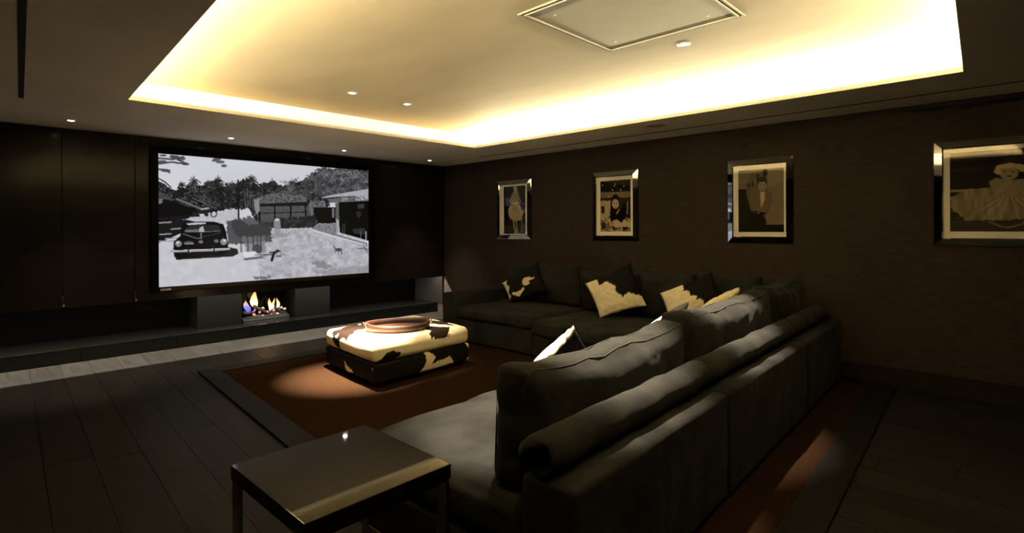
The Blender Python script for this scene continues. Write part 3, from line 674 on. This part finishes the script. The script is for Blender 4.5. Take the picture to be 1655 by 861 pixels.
far_module(-3.205, -4.70, 'dark suede sofa module between the arm module and the corner', False, (.235, .405), -1.42)

# ---- loose back cushions
def back_cushion(label, loc, rz, W, Ht, T_, tilt, seed, roll=0.):
    t = thing('back_cushion', label, 'cushion', loc, rz, 'back cushions of the sofa')
    V, F, P = rbox_data((W, T_, Ht), T_*.40, (30, 5, 14), bulge=(.012, .055, .006), namp=.016, nscale=3.0, seed=seed, wrinkle=.011, wscale=(4.5, 2.5, 5.0))
    # pull the corners out a little, as stuffed cushions do, and let the middle of the long edges sag
    for v, u in zip(V, P):
        e = abs(u[0])**6*abs(u[2])**6; v.x += .022*e*u[0]; v.z += .020*e*u[2]
        if u[2] > 0: v.z -= .036*(1-abs(u[0])**2.2)*u[2]*(.8+.5*mnoise.noise(Vector((u[0]*1.5, seed, 0))))
    o = raw('cushion_cover', V, F, 'suede', t, True); o.location = (0, 0, Ht/2); o.rotation_euler = (R(tilt), R(roll), 0)
    for s in (-1, 1):
        # the piping follows the cover: take the ring of cover points along the edge of the panel
        ring = []
        for hx_, hz_ in ((1, 1),): ring = rect_loop(W/2-.012, Ht/2-.012, .05, s*(T_/2-T_*.18))
        pts = []
        for p in ring:
            best = min(range(len(V)), key=lambda i: (V[i].x-p[0])**2+(V[i].z-p[2])**2+2*(V[i].y-p[1])**2); q = V[best]
            if not pts or (Vector(pts[-1])-q).length > .02: pts.append(tuple(q))
        pi = tube('piping', pts, .0035, 'suede_piping', o, 6, closed=True)
    return t
# near run (local frame of the run), seat top at .42
def nb(x0, x1, y, Ht, label, seed, T_=.27, tilt=7., zb=.418, rz=0., roll=0.):
    c_ = nw((x0+x1)/2, y, zb); back_cushion(label, c_, ns+R(rz), x1-x0, Ht, T_, tilt, seed, roll)
nb(.06, 1.45, .345, .450, 'large dark suede back cushion at the near end, its worn back to the viewer', 2.3, .20, 3.)
nb(1.48, 3.10, .365, .478, 'dark suede back cushion in the middle of the near run', 5.9, .20, 3.)
nb(3.13, 4.10, .37, .50, 'dark suede back cushion in the corner at the end of the near run', 9.4, .20, 4.)
def fb(y0, y1, x, Ht, label, seed, T_=.25, tilt=9., zb=.43, rz=0.):
    back_cushion(label, (x, (y0+y1)/2, zb), R(-90+rz), y0-y1, Ht, T_, tilt, seed)
fb(-1.96, -3.17, -.43, .50, 'dark suede back cushion behind the mostly black cowhide pillow by the arm', 13.7, .18, 8., .452)
fb(-3.20, -4.00, -.43, .47, 'dark suede back cushion behind the half cream cowhide pillow', 17.2, .18, 8., .427)
fb(-4.02, -4.62, -.43, .505, 'narrow dark suede back cushion between two cowhide pillows', 21.1, .18, 8., .427, 3)
fb(-4.66, -5.28, -.41, .50, 'dark suede back cushion against the picture wall in the sofa corner', 25.5, .18, 8., .44, 0)

# ---- cowhide pillows
CREAM, BLACK, BROWN = np.array((.84, .76, .54)), np.array((.0085, .0080, .0064)), np.array((.016, .0095, .0065))
def hide_pillow(label, L_, T_, R_, B_, thick, dark, front_base, back, seed, flip=1., n=40):
    """corners of the pillow in the room: left, top, right, bottom; the hide is on the side turned to flip"""
    K = [Vector(p) for p in (L_, T_, R_, B_)]; c_ = sum(K, Vector())/4; K = [k-c_ for k in K]
    N = ((K[1]-K[3]).cross(K[2]-K[0])).normalized()*flip
    V, F, cols = [], [], []; idx = {}
    uu = np.linspace(0, 1, n+1); U, W_ = np.meshgrid(uu, uu, indexing='ij')
    wu = U+.07*(vnoise(n+1, n+1, 12, 12, seed)-.5); wv = W_+.07*(vnoise(n+1, n+1, 12, 12, seed+9)-.5)
    mk = np.zeros(U.shape, bool)
    for poly in dark: mk |= inside(wu, wv, poly)
    a_, b_ = front_base
    fc = np.where(mk[..., None], b_, a_)
    for side in (1, -1):
        for i in range(n+1):
            for j in range(n+1):
                edge = i in (0, n) or j in (0, n)
                if side == -1 and edge: idx[(side, i, j)] = idx[(1, i, j)]; continue
                u, v = uu[i]*2-1, uu[j]*2-1
                pu = u*(1-.075*(1-v*v)*abs(u)); pv = v*(1-.075*(1-u*u)*abs(v)); s_, t_ = (pu+1)/2, (pv+1)/2
                p = K[0]*(1-s_)*(1-t_)+K[1]*s_*(1-t_)+K[2]*s_*t_+K[3]*(1-s_)*t_
                h = thick/2*max(0, (1-u*u)*(1-v*v))**.42*(1+.12*mnoise.noise(Vector((u*2, v*2, seed))))-.010*(1-abs(mnoise.noise(Vector((u*2.6+seed, v*2.6, side)))))**6
                idx[(side, i, j)] = len(V); V.append(p+N*side*max(0, h)); cols.append(fc[i, j] if side == 1 else (back(uu[i], uu[j]) if callable(back) else back))
    for side in (1, -1):
        for i in range(n):
            for j in range(n):
                q = (idx[(side, i, j)], idx[(side, i+1, j)], idx[(side, i+1, j+1)], idx[(side, i, j+1)])
                F.append(q if side*flip > 0 else q[::-1])
    o = raw('cowhide_pillow', V, F, 'hide', None, True); o.location = c_; set_col(o, np.array(cols))
    bmx = bmesh.new(); bmx.from_mesh(o.data); bmesh.ops.recalc_face_normals(bmx, faces=bmx.faces[:]); bmx.to_mesh(o.data); bmx.free()
    return tag(o, label, 'pillow', 'cowhide pillows on the sofa')
cr1 = [[(-.1,-.1),(.17,-.1),(.17,0),(.11,.22),(.18,.35),(.06,.5),(.08,.73),(.02,.83),(-.1,.83)], [(.6,.334),(.72,.36),(.85,.43),(.85,.48),(.708,.47),(.62,.595),(.52,.56),(.54,.43)], [(.168,.63),(.326,.69),(.518,.64),(.53,.73),(.40,.80),(.286,.885),(.17,.74)]]
hide_pillow('mostly black cowhide pillow with cream streaks near the sofa arm', (-.78, -2.145, .695), (-.56, -2.58, .985), (-.58, -2.755, .62), (-.80, -2.315, .445), .16, cr1, (BLACK, CREAM), BLACK, 3, flip=-1)
hide_pillow('cowhide pillow with cream lower half and black top corner, mid sofa', (-.80, -3.49, .78), (-.56, -3.93, 1.03), (-.62, -4.17, .575), (-.86, -3.735, .425), .17,
            [[(.2,-.1),(.22,0),(.29,.266),(.4,.2),(.54,.337),(.56,.55),(.623,.70),(.75,.62),(.907,.754),(1.1,.76),(1.1,-.1)]], (CREAM, BLACK), BLACK, 8, flip=-1)
hide_pillow('cowhide pillow half cream and half black next to the sofa corner', (-.80, -4.42, .748), (-.56, -4.855, .98), (-.62, -4.99, .70), (-.86, -4.55, .45), .16,
            [[(.43,-.1),(.45,.27),(.58,.6),(.7,.78),(.66,1.1),(1.1,1.1),(1.1,-.1)]], (CREAM, BLACK), BLACK, 12, flip=-1)
NAVY = np.array((.010, .0105, .0125))
hide_pillow('cowhide pillow showing a white front edge and a dark satin back, on the near seat', (-3.655, -5.19, .650), (-3.375, -5.31, .872), (-3.02, -5.20, .61), (-3.33, -5.13, .445), .11, [[(.95,-.1),(.95,1.1),(1.1,1.1),(1.1,-.1)]], (CREAM*1.05, NAVY), lambda u, v: CREAM if v < .055 else NAVY, 15, flip=1)
hide_pillow('cowhide pillow with a cream side and a black tip behind the middle cushion', (-2.52, -5.25, .705), (-1.97, -5.30, .860), (-1.86, -5.16, .60), (-2.32, -5.05, .445), .14, [[(.52,-.1),(.52,1.1),(1.1,1.1),(1.1,-.1)]], (CREAM, BLACK), lambda u, v: BLACK if u > .50 else CREAM, 18, flip=1)
hide_pillow('cream cowhide pillow peeping over the middle cushion towards the sofa corner', (-1.55, -5.18, .735), (-.92, -5.28, .890), (-.93, -5.10, .60), (-1.45, -4.98, .445), .15, [[(.93,-.1),(.93,1.1),(1.1,1.1),(1.1,-.1)]], (CREAM, BLACK), lambda u, v: BLACK if u > .93 else CREAM, 21, flip=1)

# ---- ottoman (a slightly askew block, two tiers, patched hide)
ot = thing('cowhide_ottoman', 'square two-tier ottoman covered in black and cream cowhide', 'ottoman', (-3.23, -3.06, RZ))
oe1 = Vector((1.18, .11, 0)); oe2 = Vector((.085, 1.08, 0)); LX, LY = oe1.length, oe2.length
def ot_tier(name, z0, z1, r, g, bulge, paint, seed):
    s = (LX-2*g, LY-2*g, z1-z0); V, F, P = rbox_data(s, r, (124, 116, 20), bulge=bulge, namp=.004, nscale=5, seed=seed)
    P = np.array(P); co = np.array([tuple(v) for v in V]); x = co[:, 0]+LX/2; y = co[:, 1]+LY/2; z = co[:, 2]+(z0+z1)/2
    wob = np.array([(mnoise.noise(Vector((a_*9, b_*9, c_*9))), mnoise.noise(Vector((a_*9+7, b_*9, c_*9+3)))) for a_, b_, c_ in zip(x, y, z)])*.030
    fuz = np.array([mnoise.noise(Vector((a_*60, b_*60, c_*60))) for a_, b_, c_ in zip(x, y, z)])*.010
    cols = paint(x+wob[:, 0]+fuz, y+wob[:, 1]+fuz, z+.6*wob[:, 0]+fuz, P, x, y)
    world = [oe1.normalized()*float(a_)+oe2.normalized()*float(b_)+Vector((0, 0, float(c_))) for a_, b_, c_ in zip(x, y, z)]
    o = raw(name, world, F, 'hide', ot, True); set_col(o, cols); return o
SK = lambda poly: [(a_-.079*b_, b_) for a_, b_ in poly]
TOP_B = [SK([[0.02,.90],[.248,.98],[.452,1.10],[.572,1.10],[.70,1.03],[.60,.80],[.446,.672],[.367,.676],[.261,.697],[.081,.584],[-.1,.50],[-.1,.66],[.10,.80]]),
         SK([[.324,.402],[.467,.498],[.559,.525],[.60,.42],[.521,.303],[.443,.293],[.41,.355]]), SK([[.77,.251],[.89,.279],[1.006,.148],[.898,.02],[.73,-.06],[.65,-.05],[.66,.03],[.724,.116]]),
         SK([[1.13,.60],[1.19,.42],[1.11,.119],[1.06,.218],[1.0,.338],[.99,.45]])]
TOP_W = [SK([[.42,1.0],[.46,1.02],[.46,.985],[.42,.965]]), SK([[.51,.955],[.577,.965],[.575,.925],[.505,.91]])]
def paint_top(x, y, z, P, x0, y0):
    near = (y0 < .06) & (z < .335); left = (x0 < .06) & (z < .335)
    mk = np.zeros(len(x), bool)
    for q in TOP_B: mk |= inside(x, y, q) & ~near & ~left
    for q in TOP_W: mk &= ~inside(x, y, q)
    brown = mk.copy()
    nk = near & inside(x, z, [[-.01,.20],[.078,.262],[.128,.298],[.198,.305],[.276,.270],[.256,.236],[.20,.216],[.10,.205],[.0,.19]])
    bk = near & inside(x, z, [[.64,.40],[.93,.40],[.90,.325],[.80,.305],[.69,.320]]); brown |= bk
    lk = left & (inside(y, z, [[.88,.40],[.60,.42],[.72,.30],[.73,.19],[.80,.25],[.88,.30]]) | inside(y, z, [[1.03,.29],[1.0,.42],[1.1,.42],[1.1,.29]]))
    far = (y0 > LY-.06) & (z < .33) | (x0 > LX-.06) & (z < .33)
    fk = far & (np.sin(x*5+2*y)*np.cos(y*4-x) > .2)
    c = np.where(brown[:, None], BROWN, CREAM); c = np.where((nk | lk | fk)[:, None], BLACK, c); return c
def paint_low(x, y, z, P, x0, y0):
    wn = inside(x, z, [[.537,.24],[.616,.24],[.69,.146],[.655,.085],[.781,.105],[.898,.125],[.955,.04],[.75,.02],[.608,.0],[.49,.03],[.558,.085],[.594,.136]]) | inside(x, z, [[1.10,.23],[1.3,.23],[1.3,-.02],[1.12,.02],[1.185,.085],[1.16,.17]])
    wl = inside(y, z, [[.62,.125],[.42,.055],[.55,.035],[.61,.075]]) | inside(y, z, [[.075,.145],[.036,.179],[.013,.12]])
    near = y0 < .06; left = (x0 < .06) & ~near; oth = ~(near | left)
    w_ = (near & wn) | (left & wl) | (oth & (np.sin(x*4)*np.cos(y*5) > .45))
    return np.where(w_[:, None], CREAM, BLACK)
ot_tier('lower_tier', .030, .205, .022, .006, (.010, .010, 0), paint_low, 2)
ot_tier('upper_cushion', .207, .372, .058, .0, (.012, .012, .016), paint_top, 6)
for a_ in (.09, .91):
    for b_ in (.09, .91):
        p = oe1*a_+oe2*b_
        lathe('bun_foot', [(.030, 0), (.040, .006), (.043, .014), (.036, .024), (.030, .0305)], 'mahogany', ot, 18).location = (p.x, p.y, .0)

# ---- oval leather tray on the ottoman
ty = thing('oval_tray', 'oval brown leather tray with a raised rim on the ottoman', 'tray', (-2.665, -2.565, RZ+.388), R(-22))
lathe('tray_base', [(.0, .0), (.94, .0), (.94, .010), (.0, .010)], 'tray_leather', ty, 56, sx=.315, sy=.262, cap=False, smooth=False)
n = 72; v, f = [], []
for k in range(n):
    a_ = 2*math.pi*k/n; c_, s_ = math.cos(a_), math.sin(a_); hgt = .062+.012*abs(c_)**3
    for (ro, z) in ((.0, .0), (.006, hgt*.5), (.004, hgt), (-.006, hgt+.003), (-.016, hgt), (-.014, .0105)):
        v.append(((.315+ro)*c_, (.262+ro)*s_, z))
for k in range(n):
    for j in range(6): f.append((k*6+j, ((k+1) % n)*6+j, ((k+1) % n)*6+(j+1) % 6, k*6+(j+1) % 6))
raw('tray_rim', v, f, 'tray_leather', ty, True)
for s in (-1, 1):
    h = tube('tray_handle', [(s*.318, -.06, .050), (s*.332, -.045, .072), (s*.336, 0, .078), (s*.332, .045, .072), (s*.318, .06, .050)], .008, 'tray_leather', ty, 8)
    for q in (-.062, .062): lathe('rivet', [(.0, .006), (.007, .004), (.009, 0)], 'brass', h, 10, cap=False).location = (s*.322, q, .048)

# ---- black lacquer side table
st = thing('side_table', 'square glossy black side table with chrome legs at the end of the sofa', 'side table', (-4.784, -5.330, 0), R(0.6))
hw = .278; hy = .290
box('table_top', -hw, hw, -hy, hy, .498, .550, 'black_lacquer', st, bev=.0025, seg=2)
for sx in (-1, 1):
    for sy in (-1, 1):
        x0, x1 = sorted((sx*(hw-.004), sx*(hw-.022))); y0, y1 = sorted((sy*(hy-.004), sy*(hy-.058)))
        box('table_leg', x0, x1, y0, y1, .0005, .4975, 'chrome', st, bev=.002, seg=1)
    x0, x1 = sorted((sx*(hw-.004), sx*(hw-.022))); box('stretcher', x0, x1, -hy+.0585, hy-.0585, .120, .140, 'chrome', st, bev=.002, seg=1)
box('apron', -hw+.03, hw-.03, -hy+.02, hy-.02, .476, .4978, 'black_lacquer', st)
